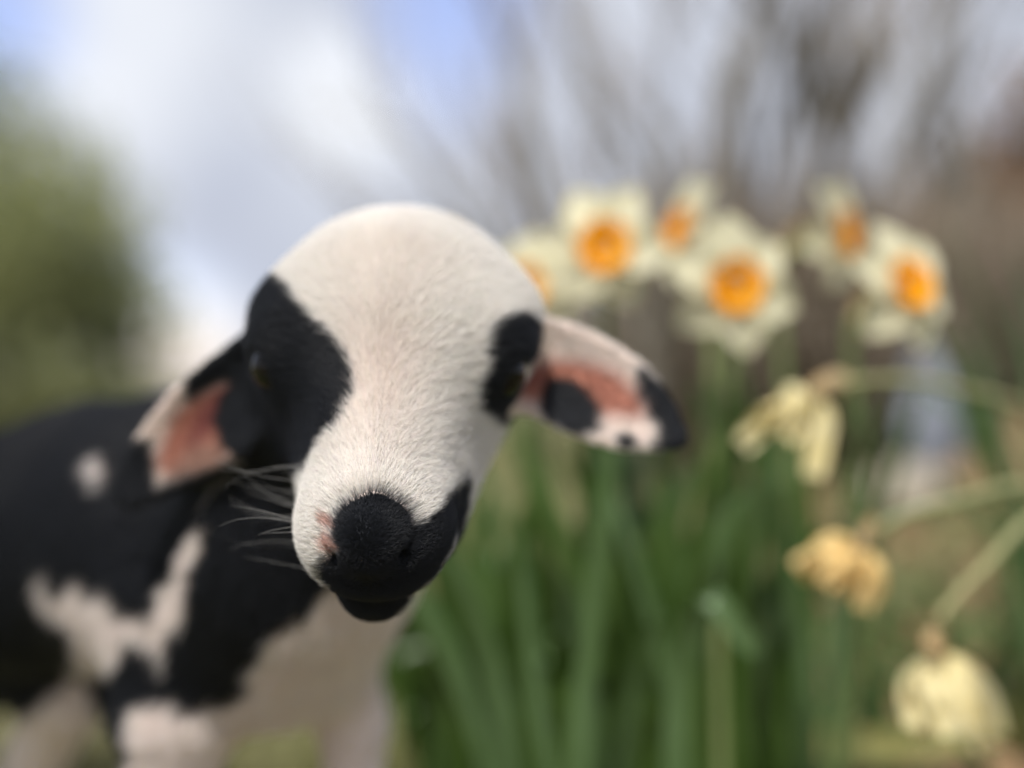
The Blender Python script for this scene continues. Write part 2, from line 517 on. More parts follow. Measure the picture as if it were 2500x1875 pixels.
# right ear
inner_l = np.clip((LN @ fr_l[3]) * 3, 0, 1)
inner_r = np.clip((LN @ fr_r[3]) * 3, 0, 1)
paint(isR * 0.35 * inner_r, SKIN)
paint(patch([(1245, 915), (1300, 878), (1400, 872), (1500, 905), (1570, 970), (1565, 1020), (1490, 1015), (1330, 985), (1260, 975)], 22) * isR * inner_r, PINK)
paint(patch([(1265, 900), (1330, 890), (1330, 930), (1280, 950)], 20) * isR * inner_r * 0.8, DEEP)
paint(patch([(1322, 935), (1350, 915), (1400, 930), (1452, 968), (1468, 1035), (1440, 1066), (1370, 1052), (1305, 1010)], 8) * isR * inner_r, BLACK)
paint(patch([(1488, 1062), (1525, 1052), (1552, 1072), (1540, 1100), (1510, 1100)], 8) * isR * inner_r, BLACK)
paint(patch([(1545, 880), (1600, 920), (1700, 1000), (1700, 1110), (1570, 1098), (1608, 1050), (1572, 1005), (1550, 950)], 6) * isR, BLACK)
paint(patch([(1230, 770), (1298, 780), (1290, 860), (1240, 900)], 4) * isR, BLACK)
# left ear
paint(isL * 0.5 * inner_l, SKIN)
paint(patch([(440, 985), (500, 955), (600, 905), (580, 1000), (560, 1060), (575, 1110), (480, 1160), (395, 1160), (392, 1100)], 16) * isL * inner_l, PINK)
paint(patch([(505, 965), (585, 915), (550, 1030), (460, 1105), (470, 1040)], 20) * isL * inner_l * 0.9, DEEP)
paint(patch([(440, 1100), (560, 1060), (590, 1110), (480, 1180), (400, 1180)], 24) * isL * inner_l * 0.7, np.array((0.36, 0.25, 0.20)))
paint(patch([(452, 950), (452, 880), (600, 760), (720, 760), (720, 1160), (585, 1130), (548, 1085), (522, 1030), (535, 975), (575, 915), (510, 945), (465, 985)], 8) * isL, BLACK)
paint(patch([(370, 1195), (430, 1165), (520, 1140), (600, 1105), (620, 1300), (360, 1300)], 14) * isL, BLACK)  # lower edge: shadow under the ear painted into the coat as black
paint(patch([(335, 1070), (365, 1062), (388, 1110), (384, 1180), (400, 1215), (350, 1290), (240, 1290), (240, 1100)], 8) * isL, BLACK)
# body
bodycol = np.tile(BLACK, (len(LV), 1))
wb = np.zeros(len(LV))
for poly in ([(85, 1390), (110, 1366), (130, 1430), (165, 1428), (200, 1396), (225, 1430), (262, 1424), (300, 1474), (392, 1490), (405, 1400), (460, 1330), (500, 1240), (522, 1290), (480, 1400), (478, 1480), (440, 1530), (430, 1600), (415, 1690), (378, 1570), (330, 1560), (300, 1640), (170, 1640), (180, 1550), (140, 1490), (95, 1470)],
             [(280, 2900), (300, 1745), (345, 1696), (430, 1690), (465, 1722), (600, 1690), (618, 1620), (630, 1568), (700, 1510), (775, 1460), (830, 1400), (900, 1300), (1250, 1200), (1250, 2900)],
             [(-300, 2900), (-60, 1800), (60, 1745), (150, 1690), (168, 1630), (215, 1650), (255, 1750), (230, 1900), (230, 2900)],
             [(236, 1115), (262, 1095), (285, 1150), (270, 1195), (235, 1190)],
             [(575, 1090), (600, 1085), (560, 1150), (505, 1245), (485, 1235), (530, 1150)]):
    wb = np.maximum(wb, patch(poly, 5, 2, -8, 13.0, 75))
bodycol = BLACK * (1 - wb[:, None]) + np.array((0.90, 0.83, 0.785)) * wb[:, None]
hoof = np.clip((0.030 - LV[:, 2]) / 0.004, 0, 1)[:, None]
bodycol = bodycol * (1 - hoof) + np.array((0.03, 0.026, 0.022)) * hoof
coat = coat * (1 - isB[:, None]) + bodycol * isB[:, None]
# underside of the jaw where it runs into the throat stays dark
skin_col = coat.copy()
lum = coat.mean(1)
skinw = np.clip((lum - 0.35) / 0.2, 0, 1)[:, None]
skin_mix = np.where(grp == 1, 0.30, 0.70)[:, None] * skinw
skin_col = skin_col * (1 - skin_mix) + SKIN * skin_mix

m_skin = bpy.data.materials.new("lamb_skin"); m_skin.use_nodes = True
nt = m_skin.node_tree; b = nt.nodes["Principled BSDF"]
at = nt.nodes.new("ShaderNodeAttribute"); at.attribute_name = "coat"
nt.links.new(at.outputs["Color"], b.inputs["Base Color"])
b.inputs["Roughness"].default_value = 0.75; b.inputs["Specular IOR Level"].default_value = 0.2
tcn = nt.nodes.new("ShaderNodeTexCoord"); vo = nt.nodes.new("ShaderNodeTexVoronoi"); vo.inputs["Scale"].default_value = 900
nt.links.new(tcn.outputs["Object"], vo.inputs["Vector"])
bp = nt.nodes.new("ShaderNodeBump"); bp.inputs["Strength"].default_value = 0.35; bp.inputs["Distance"].default_value = 0.0006
nt.links.new(vo.outputs["Distance"], bp.inputs["Height"]); nt.links.new(bp.outputs[0], b.inputs["Normal"])

me = bpy.data.meshes.new("lamb")
me.vertices.add(len(LV)); me.vertices.foreach_set("co", LV.astype(np.float32).ravel())
me.loops.add(LQ.size); me.loops.foreach_set("vertex_index", LQ.astype(np.int32).ravel())
me.polygons.add(len(LQ)); me.polygons.foreach_set("loop_start", np.arange(0, LQ.size, 4, dtype=np.int32))
me.polygons.foreach_set("use_smooth", np.ones(len(LQ), bool))
me.update(calc_edges=True); me.validate()
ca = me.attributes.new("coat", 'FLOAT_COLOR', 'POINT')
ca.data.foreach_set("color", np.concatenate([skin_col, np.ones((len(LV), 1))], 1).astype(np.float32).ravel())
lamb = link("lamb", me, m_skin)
tag(lamb, "young lamb with a white face, black eye patches and black nose standing beside the daffodils", "lamb")

# ---- fur
m_fur = bpy.data.materials.new("lamb_fur"); m_fur.use_nodes = True
nt = m_fur.node_tree; b = nt.nodes["Principled BSDF"]
at = nt.nodes.new("ShaderNodeAttribute"); at.attribute_name = "coat"
nt.links.new(at.outputs["Color"], b.inputs["Base Color"])
b.inputs["Roughness"].default_value = 0.45; b.inputs["Specular IOR Level"].default_value = 0.35
tr = nt.nodes.new("ShaderNodeBsdfTranslucent"); nt.links.new(at.outputs["Color"], tr.inputs[0])
ms = nt.nodes.new("ShaderNodeMixShader"); ms.inputs[0].default_value = 0.42
nt.links.new(b.outputs[0], ms.inputs[1]); nt.links.new(tr.outputs[0], ms.inputs[2])
nt.links.new(ms.outputs[0], nt.nodes["Material Output"].inputs[0])


def hair_curves(name, pts, rad, col, parent, mat):
    """pts (n, k, 3); rad (n, k); col (n, 3)"""
    n, k = pts.shape[:2]
    hc = bpy.data.hair_curves.new(name)
    hc.add_curves([k] * n)
    hc.attributes["position"].data.foreach_set("vector", pts.astype(np.float32).ravel())
    ra = hc.attributes.get("radius") or hc.attributes.new("radius", 'FLOAT', 'POINT')
    ra.data.foreach_set("value", rad.astype(np.float32).ravel())
    c = hc.attributes.new("coat", 'FLOAT_COLOR', 'CURVE')
    c.data.foreach_set("color", np.concatenate([col, np.ones((n, 1))], 1).astype(np.float32).ravel())
    return link(name, hc, mat, parent)


tri = np.concatenate([LQ[:, [0, 1, 2]], LQ[:, [0, 2, 3]]])
ta = 0.5 * np.linalg.norm(np.cross(LV[tri[:, 1]] - LV[tri[:, 0]], LV[tri[:, 2]] - LV[tri[:, 0]]), axis=1)
tg = grp[tri[:, 0]]; tc_ = LV[tri].mean(1); tn = LN[tri].mean(1)
toc = np.array((0, 0, H)) - tc_; toc /= np.linalg.norm(toc, axis=1, keepdims=True)
facing = (tn * toc).sum(1)
dens = np.where(tg == 0, 850.0, np.where(tg == 1, 80.0, 170.0)) * 1e4     # hairs per square metre
tl = loc[tri].mean(1)
dens *= np.where((tg == 0) & (tl[:, 1] > 0.02), 1.7, 1.0)
dens *= np.where(facing < -0.35, 0.25, 1.0)                              # thinner where the coat lies away in the lee
dens *= np.where((tg == 1) & (tc_[:, 2] < 0.16), 0.5, 1.0)
tpx = 1250 + tc_[:, 0] / tc_[:, 1] * FPX; tpy = 937.5 - (tc_[:, 2] - H) / tc_[:, 1] * FPX
dens *= np.where((tpx < -120) | (tpy > 2000), 0.35, 1.0)
dens *= np.where(tc_[:, 2] < 0.03, 0.0, 1.0)
# no hair on the eyeballs' sockets
for e in eyes:
    dens *= np.where(np.linalg.norm(tc_ - e, axis=1) < EYE_R * 1.12, 0.0, 1.0)
pt = ta * dens
NH = rng.poisson(pt)
ti = np.repeat(np.arange(len(tri)), NH)
u1 = rng.random(len(ti)); u2 = rng.random(len(ti)); fl = u1 + u2 > 1; u1[fl] = 1 - u1[fl]; u2[fl] = 1 - u2[fl]
W3 = np.stack([1 - u1 - u2, u1, u2], 1)
T = tri[ti]
root = (LV[T] * W3[..., None]).sum(1); nrm = (LN[T] * W3[..., None]).sum(1); nrm /= np.linalg.norm(nrm, axis=1, keepdims=True)
cc = (coat[T] * W3[..., None]).sum(1); lc = (root - HE) @ HA.T; g = grp[T[:, 0]]
n = len(root)
# direction the coat lies in
sgn = np.tanh((lc[:, 0] + wob(root, 0.004, 31, 120)) / 0.024)
flow = np.zeros((n, 3))
fh = -hf * 1.0 + hr * (sgn * 1.15)[:, None] - hu * np.clip(np.abs(lc[:, 0]) / 0.05, 0, 1)[:, None] * 0.5
flow_b = np.array((-0.5, 0.35, -0.75))
flow = np.where((g == 0)[:, None], fh, flow)
flow = np.where((g == 1)[:, None], flow_b, flow)
flow = np.where((g == 2)[:, None], fr_r[1], flow)
flow = np.where((g == 3)[:, None], fr_l[1], flow)
# slow swirl and tuft scale variation
sw = np.stack([wob(root, 1, 11, 90), wob(root, 1, 12, 90), wob(root, 1, 13, 90)], 1) * 0.12
sw += np.stack([wob(root, 1, 14, 420), wob(root, 1, 15, 420), wob(root, 1, 16, 420)], 1) * 0.05
flow = flow / np.linalg.norm(flow, axis=1, keepdims=True) + sw + rng.normal(size=(n, 3)) * 0.15
flow -= nrm * (flow * nrm).sum(1, keepdims=True)
flow /= np.linalg.norm(flow, axis=1, keepdims=True) + 1e-9
muz = np.clip((lc[:, 1] - 0.055) / 0.03, 0, 1)
blk = cc.mean(1) < 0.12
nose = ((lc[:, 1] > 0.070) & blk).astype(float)
L = np.where(g == 0, 0.0078 - 0.0034 * muz, np.where(g == 1, 0.010, 0.0030))
L = np.where((g == 0) & (lc[:, 1] < -0.02), 0.0070, L)
L = np.where((g == 1) & (root[:, 2] < 0.20), 0.0055, L)
L = np.where((g == 0) & (nose > 0), 0.0020, L)
L *= rng.uniform(0.45, 1.35, n)
lift = np.where(g == 0, 0.34, 0.42) + rng.normal(size=n) * 0.10
lift = np.where((g == 0) & (nose > 0), 0.9, lift)
d0 = flow * np.cos(lift)[:, None] + nrm * np.sin(lift)[:, None]
d1 = flow * np.cos(lift * 0.35)[:, None] + nrm * np.sin(lift * 0.35)[:, None]
K = np.stack([root - nrm * 0.0003, root + d0 * (L * 0.33)[:, None], root + d0 * (L * 0.55)[:, None] + d1 * (L * 0.12)[:, None], root + d0 * (L * 0.55)[:, None] + d1 * (L * 0.48)[:, None]], 1)
rw = np.where(g == 0, 0.000060, 0.00018) * rng.uniform(0.7, 1.3, n)
rw = np.where((g == 0) & (nose > 0), 0.00006, rw)
R = rw[:, None] * np.array((1.0, 0.95, 0.7, 0.12))
tint = rng.uniform(0.86, 1.06, (n, 1)) * (1 + rng.normal(size=(n, 3)) * 0.015)
ccj = np.clip(cc * tint, 0, 0.92)
hair_curves("fur", K, R, ccj, lamb, m_fur)
print("HAIRS", n, "VERTS", len(LV))

# ---- eyes
m_eye = mat_basic("lamb_eye", (0.006, 0.005, 0.004), 0.03, spec=0.22)
for e in eyes:
    bm = bmesh.new(); bmesh.ops.create_uvsphere(bm, u_segments=24, v_segments=16, radius=EYE_R)
    em = bpy.data.meshes.new("eye"); bm.to_mesh(em); bm.free()
    em.polygons.foreach_set("use_smooth", [True] * len(em.polygons))
    eo = link("eye", em, m_eye, lamb); eo.location = e
# ---- whiskers along the left of the muzzle and chin
wpts = []; wcol = []
for i in range(44):
    s = -1 if i < 34 else 1
    if s < 0:
        r0 = hp(-0.0225 - 0.003 * random.random(), random.uniform(0.045, 0.084), random.uniform(-0.042, -0.006))
    else:
        r0 = hp(random.uniform(-0.01, 0.02), random.uniform(0.08, 0.09), random.uniform(-0.036, -0.028))
    d = hr * s * random.uniform(0.8, 1.1) - hf * random.uniform(-0.1, 0.5) - hu * random.uniform(-0.25, 0.35)
    d /= np.linalg.norm(d); ln = random.uniform(0.014, 0.040) if s < 0 else random.uniform(0.004, 0.008)
    bend = np.array((0, 0, 1)) * ln * random.uniform(-0.3, 0.35)
    wpts.append([r0, r0 + d * ln * 0.4 + bend * 0.1, r0 + d * ln * 0.75 + bend * 0.45, r0 + d * ln + bend])
    wcol.append((0.55, 0.54, 0.52) if random.random() < 0.6 else (0.10, 0.10, 0.10))
wpts = np.array(wpts); wr = np.tile(np.array((1, .9, .7, .2)) * 0.000042, (len(wpts), 1))
wo = hair_curves("whiskers", wpts, wr, np.array(wcol), lamb, m_fur)
wo["kind"] = "stuff"


# ------------------------------------------------------------------ ground
m_ground = bpy.data.materials.new("ground_soil"); m_ground.use_nodes = True
nt = m_ground.node_tree; n_, l_ = nt.nodes, nt.links
b = n_["Principled BSDF"]; b.inputs["Roughness"].default_value = 0.95; b.inputs["Specular IOR Level"].default_value = 0.1
tc = n_.new("ShaderNodeTexCoord")


def gnoise(scale, detail=5.0):
    t = n_.new("ShaderNodeTexNoise"); t.inputs["Scale"].default_value = scale; t.inputs["Detail"].default_value = detail
    l_.new(tc.outputs["Object"], t.inputs["Vector"]); return t.outputs["Fac"]


def gmix(fac, a, b2, lo, hi):
    mr = n_.new("ShaderNodeMapRange"); l_.new(fac, mr.inputs[0]); mr.inputs[1].default_value = lo; mr.inputs[2].default_value = hi
    mx = n_.new("ShaderNodeMix"); mx.data_type = 'RGBA'; l_.new(mr.outputs[0], mx.inputs[0])
    for s, v in ((6, a), (7, b2)):
        if isinstance(v, tuple): mx.inputs[s].default_value = (*v, 1)
        else: l_.new(v, mx.inputs[s])
    return mx.outputs[2]


c1 = gmix(gnoise(9), (0.10, 0.072, 0.045), (0.17, 0.13, 0.075), 0.4, 0.6)
c2 = gmix(gnoise(1.3), c1, (0.12, 0.135, 0.045), 0.40, 0.58)
l_.new(gmix(gnoise(0.35, 3.0), c2, (0.16, 0.15, 0.07), 0.48, 0.7), b.inputs["Base Color"])
gx = np.concatenate([np.linspace(-900, -8, 14), np.linspace(-6, 6, 61), np.linspace(8, 900, 14)])
gy = np.concatenate([np.linspace(-200, -3, 8), np.linspace(-2, 10, 61), np.linspace(13, 1500, 16)])
gv = []; gf = []
for j, y in enumerate(gy):
    for i, x in enumerate(gx):
        near = max(0.0, 1 - max(abs(x) / 6.5, abs(y - 4) / 6.5))
        z = near * (0.012 * math.sin(x * 5.1 + y * 2.3) + 0.010 * math.sin(y * 6.7 - x * 3.1)) * min(1.0, max(0.0, (y - 1.1) / 0.6))
        gv.append((x, y, z))
nx_ = len(gx)
for j in range(len(gy) - 1):
    for i in range(nx_ - 1):
        gf.append((j * nx_ + i, j * nx_ + i + 1, (j + 1) * nx_ + i + 1, (j + 1) * nx_ + i))
tag(link("ground", mesh("ground", gv, gf), m_ground), kind="structure")

# ------------------------------------------------------------------ daffodils
m_leaf = mat_basic("daffodil_leaf", (0.030, 0.066, 0.008), 0.40, (0.062, 0.108, 0.022), 7.0, 0.5, 0.22)
m_leaf_b = mat_basic("daffodil_leaf_pale", (0.10, 0.165, 0.065), 0.38, (0.065, 0.115, 0.035), 9.0, 0.5, 0.22)
m_leaf_y = mat_basic("daffodil_leaf_yellowing", (0.24, 0.20, 0.055), 0.55, (0.16, 0.17, 0.05), 14.0, 0.3, 0.2)
m_stem = mat_basic("daffodil_stem", (0.13, 0.18, 0.06), 0.5, (0.17, 0.20, 0.075), 18.0, 0.4)
m_petal = mat_basic("daffodil_petal", (0.68, 0.635, 0.40), 0.55, (0.73, 0.70, 0.52), 30.0, 0.3, 0.35)
m_corona = mat_basic("daffodil_corona", (0.82, 0.28, 0.004), 0.6, (0.84, 0.37, 0.008), 60.0, 0.1, 0.25)
m_ovary = mat_basic("daffodil_ovary", (0.14, 0.22, 0.05), 0.5, (0.20, 0.25, 0.08), 40.0, 0.3)
m_papery = mat_basic("daffodil_spathe", (0.42, 0.28, 0.13), 0.75, (0.55, 0.42, 0.24), 60.0, 0.2, 0.35)
m_wilt = mat_basic("wilted_petal", (0.80, 0.69, 0.34), 0.65, (0.82, 0.75, 0.48), 40.0, 0.2, 0.30)
m_wilt_b = mat_basic("wilted_petal_browning", (0.74, 0.50, 0.18), 0.65, (0.80, 0.64, 0.32), 40.0, 0.2, 0.30)
m_wstem = mat_basic("wilted_stem", (0.30, 0.26, 0.12), 0.6, (0.17, 0.20, 0.09), 9.0, 0.3)


def tube(path, radii, sides=8):
    path = np.asarray(path, float); n = len(path); V = []; F = []
    tan = np.gradient(path, axis=0); up = np.array((0.13, 0.31, 0.94))
    for i in range(n):
        t = tan[i] / (np.linalg.norm(tan[i]) + 1e-9); s = np.cross(t, up)
        if np.linalg.norm(s) < 1e-3: s = np.cross(t, (1, 0, 0))
        s /= np.linalg.norm(s); w = np.cross(t, s)
        for k in range(sides):
            a = 2 * math.pi * k / sides
            V.append(path[i] + radii[i] * (s * math.cos(a) + w * math.sin(a)))
    for i in range(n - 1):
        for k in range(sides):
            F.append((i * sides + k, i * sides + (k + 1) % sides, (i + 1) * sides + (k + 1) % sides, (i + 1) * sides + k))
    F.append(tuple(range(sides))[::-1]); F.append(tuple(range((n - 1) * sides, n * sides)))
    return V, F


def spline(pts, n=16):
    """Catmull-Rom through the given points"""
    p = np.asarray(pts, float); p = np.vstack([2 * p[0] - p[1], p, 2 * p[-1] - p[-2]]); out = []
    m = len(p) - 3
    for u in np.linspace(0, m - 1e-6, n):
        i = int(u); t = u - i; a, b_, c, d = p[i:i + 4]
        out.append(0.5 * (2 * b_ + (c - a) * t + (2 * a - 5 * b_ + 4 * c - d) * t ** 2 + (3 * b_ - a - 3 * c + d) * t ** 3))
    return np.array(out)


def strap(path, width, side, fold=0.25, twist=0.0):
    """strap leaf with a shallow keel and rounded tip, two thin faces"""
    path = np.asarray(path, float); n = len(path); V = []; F = []
    tan = np.gradient(path, axis=0); side = np.asarray(side, float)
    for i in range(n):
        s = i / (n - 1); t = tan[i] / (np.linalg.norm(tan[i]) + 1e-9)
        a = side - t * (side @ t); a /= np.linalg.norm(a) + 1e-9; nn = np.cross(t, a)
        ang = twist * s; a, nn = a * math.cos(ang) + nn * math.sin(ang), nn * math.cos(ang) - a * math.sin(ang)
        w = 0.5 * width * (0.75 + 0.25 * min(1, s * 4)) * (1.0 if s < 0.82 else math.sqrt(max(0.02, 1 - ((s - 0.82) / 0.19) ** 2)))
        for e, k in ((-1, fold), (-0.5, fold * 0.2), (0, 0), (0.5, fold * 0.2), (1, fold)):
            V.append(path[i] + a * w * e + nn * w * k)
    for i in range(n - 1):
        for k in range(4):
            F.append((i * 5 + k, i * 5 + k + 1, (i + 1) * 5 + k + 1, (i + 1) * 5 + k))
    return V, F


def frame(fwd, roll):
    f = Vector(fwd).normalized(); q = f.to_track_quat('Z', 'Y').to_matrix().to_4x4()
    return q @ Matrix.Rotation(roll, 4, 'Z')


def make_petal(length, width, curl, seed):
    r = random.Random(seed); V = []; F = []; nu, nv = 9, 7
    ph = r.uniform(0, 6.28)
    for i in range(nu):
        s = i / (nu - 1)
        w = width * 0.5 * (math.sin(math.pi * min(1, s * 0.90 + 0.12)) ** 0.75) * (1 - 0.12 * s)
        if i == nu - 1: w = width * 0.02
        for j in range(nv):
            t = j / (nv - 1) * 2 - 1
            z = -curl * length * s * s + 0.10 * length * s * (1 - s) + 0.10 * w * (t * t) + 0.0014 * math.sin(5 * s + 3 * t + ph)
            V.append((w * t, 0.006 + length * s, z - 0.0012 * (1 - abs(t)) * math.sin(3.14 * s)))
    for i in range(nu - 1):
        for j in range(nv - 1):
            F.append((i * nv + j, i * nv + j + 1, (i + 1) * nv + j + 1, (i + 1) * nv + j))
    return mesh("petal", V, F)


def make_corona(rad, depth):
    V = []; F = []; nu, ns = 8, 48
    for i in range(nu):
        s = i / (nu - 1)
        for k in range(ns):
            a = 2 * math.pi * k / ns
            rr = rad * (0.30 + 0.60 * s ** 0.9 + 0.12 * s ** 4) * (1 + 0.07 * s ** 3 * math.sin(12 * a) + 0.03 * s ** 2 * math.sin(5 * a + 1))
            V.append((rr * math.cos(a), rr * math.sin(a), depth * s + 0.0012 * s ** 3 * math.sin(12 * a + 0.7)))
    for i in range(nu - 1):
        for k in range(ns):
            F.append((i * ns + k, i * ns + (k + 1) % ns, (i + 1) * ns + (k + 1) % ns, (i + 1) * ns + k))
    c = len(V); V.append((0, 0, -0.001))
    for k in range(ns): F.append((c, (k + 1) % ns, k))
    return mesh("corona", V, F)


petal_meshes = [make_petal(0.041, 0.037, c, i) for i, c in enumerate((0.10, 0.16, 0.05, 0.20))]
for pm in petal_meshes: pm.materials.append(m_petal)
corona_mesh = make_corona(0.0180, 0.0060); corona_mesh.materials.append(m_corona)
bm = bmesh.new()
for k in range(6):
    a = 2 * math.pi * k / 6; m4 = Matrix.Translation((0.0032 * math.cos(a), 0.0032 * math.sin(a), 0.004))
    bmesh.ops.create_uvsphere(bm, u_segments=6, v_segments=5, radius=0.0014, matrix=m4 @ Matrix.Diagonal((1, 1, 2.6, 1)))
stamen_mesh = bpy.data.meshes.new("stamens"); bm.to_mesh(stamen_mesh); bm.free(); stamen_mesh.materials.append(m_corona)


def add_leaf(parent, base, top, width, bow, mat, n=12, face=None, tipdrop=0.0):
    """one strap leaf from the ground to its tip; base/top in world space"""
    base = np.asarray(base, float); top = np.asarray(top, float); o = np.array(parent.location)
    mid = base * 0.45 + top * 0.55 + np.asarray(bow, float)
    p = spline([base, base * 0.75 + mid * 0.25 + np.array((0, 0, 0.01)), mid, top], n) - o
    if tipdrop:
        s = np.linspace(0, 1, n); p[:, 2] -= tipdrop * np.clip((s - 0.7) / 0.3, 0, 1) ** 2
    d = face if face is not None else (math.cos(random.uniform(-0.9, 0.9)), math.sin(random.uniform(-0.9, 0.9)), 0)
    V, F = strap(p, width, d, random.uniform(0.15, 0.4), random.uniform(-0.8, 0.8))
    return link("leaf", mesh("leaf", V, F), mat, parent)


def daffodil(px, py, Y, fwd, roll, base, label, scale=1.0, stem_bow=(0, 0, 0), nleaf=4, wave=1.0):
    c = P(px, py, Y); base = np.array((base[0], base[1], 0.0))
    root = empty("daffodil", base)
    tag(root, label, "daffodil", "daffodils in flower beside the lamb")
    M = Matrix.Translation(Vector(c - base)) @ frame(fwd, roll) @ Matrix.Scale(scale, 4)
    for k in range(6):
        inner = k % 2
        po = link("petal", petal_meshes[(k * 2 + int(px)) % 4], None, root)
        po.matrix_local = M @ Matrix.Rotation(k * math.pi / 3 + random.uniform(-0.08, 0.08), 4, 'Z') @ Matrix.Translation((0, 0, -0.0012 * inner)) @ Matrix.Rotation(random.uniform(-0.22, 0.14) * wave, 4, 'X')
    co = link("corona", corona_mesh, None, root); co.matrix_local = M
    so = link("stamens", stamen_mesh, None, co)
    so.matrix_local = Matrix.Identity(4)
    f = np.array(Vector(fwd).normalized())
    back = c - f * 0.030 * scale; neck = c - f * 0.046 * scale + np.array((0, 0, -0.010))
    # tube and ovary behind the petals
    V, F = tube(spline([c, c - f * 0.012 * scale, back, neck], 8) - base, [0.0045, 0.0036, 0.003, 0.0034, 0.0044, 0.0046, 0.0036, 0.0028], 10)
    link("ovary", mesh("ovary", V, F), m_ovary, root)
    V, F = strap(spline([neck + np.array((0, 0, -0.006)), neck + np.array((0.004, 0, 0.012)), back + np.array((0.006, 0, 0.014))], 7) - base, 0.014, (1, 0.3, 0), 0.7)
    link("spathe", mesh("spathe", V, F), m_papery, root)
    knee = neck + np.array((-f[0] * 0.01, -f[1] * 0.01, -0.02))
    mid = 0.5 * (base + knee) + np.asarray(stem_bow)
    path = spline([base, mid, knee, neck], 18) - base
    V, F = tube(path, np.linspace(0.0046, 0.0032, 18), 8)
    link("stem", mesh("stem", V, F), m_stem, root)
    for k in range(nleaf):
        a = random.uniform(0, 6.28); bo = base + np.array((math.cos(a), math.sin(a), 0)) * 0.012
        h = random.uniform(0.28, 0.39); ln = random.uniform(0.02, 0.09)
        add_leaf(root, bo, bo + np.array((math.cos(a) * ln, math.sin(a) * ln * 0.8, h)), random.uniform(0.011, 0.016),
                 (math.cos(a) * -0.01, 0, 0.01), random.choice((m_leaf, m_leaf, m_leaf_b)))
    return root


def G2(px, Y):
    p = P(px, 937, Y); return (p[0], p[1])


daffodil(1475, 600, 0.75, (-0.08, -1, 0.05), 0.5, G2(1520, 0.84), "daffodil with a round orange cup facing forward, growing just behind the lamb's spread ear")
daffodil(1795, 695, 0.72, (0.10, -1, -0.02), 0.15, G2(1770, 0.76), "daffodil with orange cup facing forward, the lowest open flower, on a straight stem")
daffodil(2215, 695, 0.74, (0.42, -0.86, 0.28), 0.3, G2(2010, 0.86), "bright sunlit daffodil turned aside from the clump with a golden cup", 1.0, (0.02, 0, 0))
daffodil(2055, 570, 0.88, (0.75, -0.62, 0.10), 0.8, G2(1990, 0.92), "daffodil half hidden behind the bright sunlit one, its cup seen from the side")
daffodil(1668, 560, 0.87, (-0.80, -0.32, 0.30), 0.2, G2(1640, 0.92), "paler daffodil squeezed in behind the two forward facing flowers")
daffodil(1275, 705, 0.82, (-0.25, -1, 0.05), 0.9, G2(1400, 0.90), "daffodil tucked behind the lamb's head with only part of its cup showing")


def tuft(px, Y, nl, spread, h0, h1, label, group, pale=0.3, lean=(0, 0), yellow=0.0, w=(0.011, 0.017)):
    x, y = G2(px, Y); base = np.array((x, y, 0.0)); root = empty("daffodil_leaf_tuft", base)
    tag(root, label, "leaves", group)
    for k in range(nl):
        a = random.uniform(0, 6.28); bo = base + np.array((math.cos(a), math.sin(a), 0)) * random.uniform(0.004, 0.022)
        h = random.uniform(h0, h1); ln = random.uniform(0.2, 1.0) * spread
        top = bo + np.array((math.cos(a) * ln + lean[0], math.sin(a) * ln * 0.8 + lean[1], h))
        r = random.random()
        mt = m_leaf_y if r < yellow else (m_leaf_b if r < yellow + pale else m_leaf)
        add_leaf(root, bo, top, random.uniform(*w), (math.cos(a) * -0.012 - lean[0] * 0.25, 0, 0.012), mt, tipdrop=random.choice((0, 0, 0.02, 0.05)))
    return root


TL = "tuft of upright strap shaped daffodil leaves without a flower in the clump behind the lamb"
TG = "flowerless leaf tufts of the daffodil clump"
for i in range(24):
    px = 1120 + i * 32 + random.uniform(-30, 30); Y = random.uniform(0.74, 1.08)
    tuft(px, Y, 6, 0.09, 0.20, 0.37 if px > 1350 else 0.31, TL, TG, 0.28, (random.uniform(-0.02, 0.03), 0))
for px, Y, h in ((1080, 0.95, 0.23), (1000, 1.1, 0.2), (1040, 1.0, 0.22), (1130, 1.05, 0.24)):
    tuft(px, Y, 8, 0.08, 0.14, h, TL, TG, 0.08)
# leaves leaning in from the far side of the bed
for px, Y, lx, h0, h1 in ((2600, 0.95, -0.06, 0.32, 0.50), (2700, 1.05, -0.12, 0.34, 0.52), (2520, 1.10, -0.02, 0.30, 0.46)):
    tuft(px, Y, 9, 0.07, h0, h1, "tall grey green leaf tuft leaning over the wilted daffodils", "tall leaf tufts leaning over the wilted flowers", 0.8, (lx, 0), 0.0, (0.006, 0.010))
for px, Y in ((2180, 1.0), (2330, 1.22), (2420, 1.0)):
    tuft(px, Y, 5, 0.12, 0.06, 0.16, "short sprawling leaf tuft below the wilted daffodils", "short leaf tufts below the wilted flowers", 0.4, (0.0, 0), 0.25)
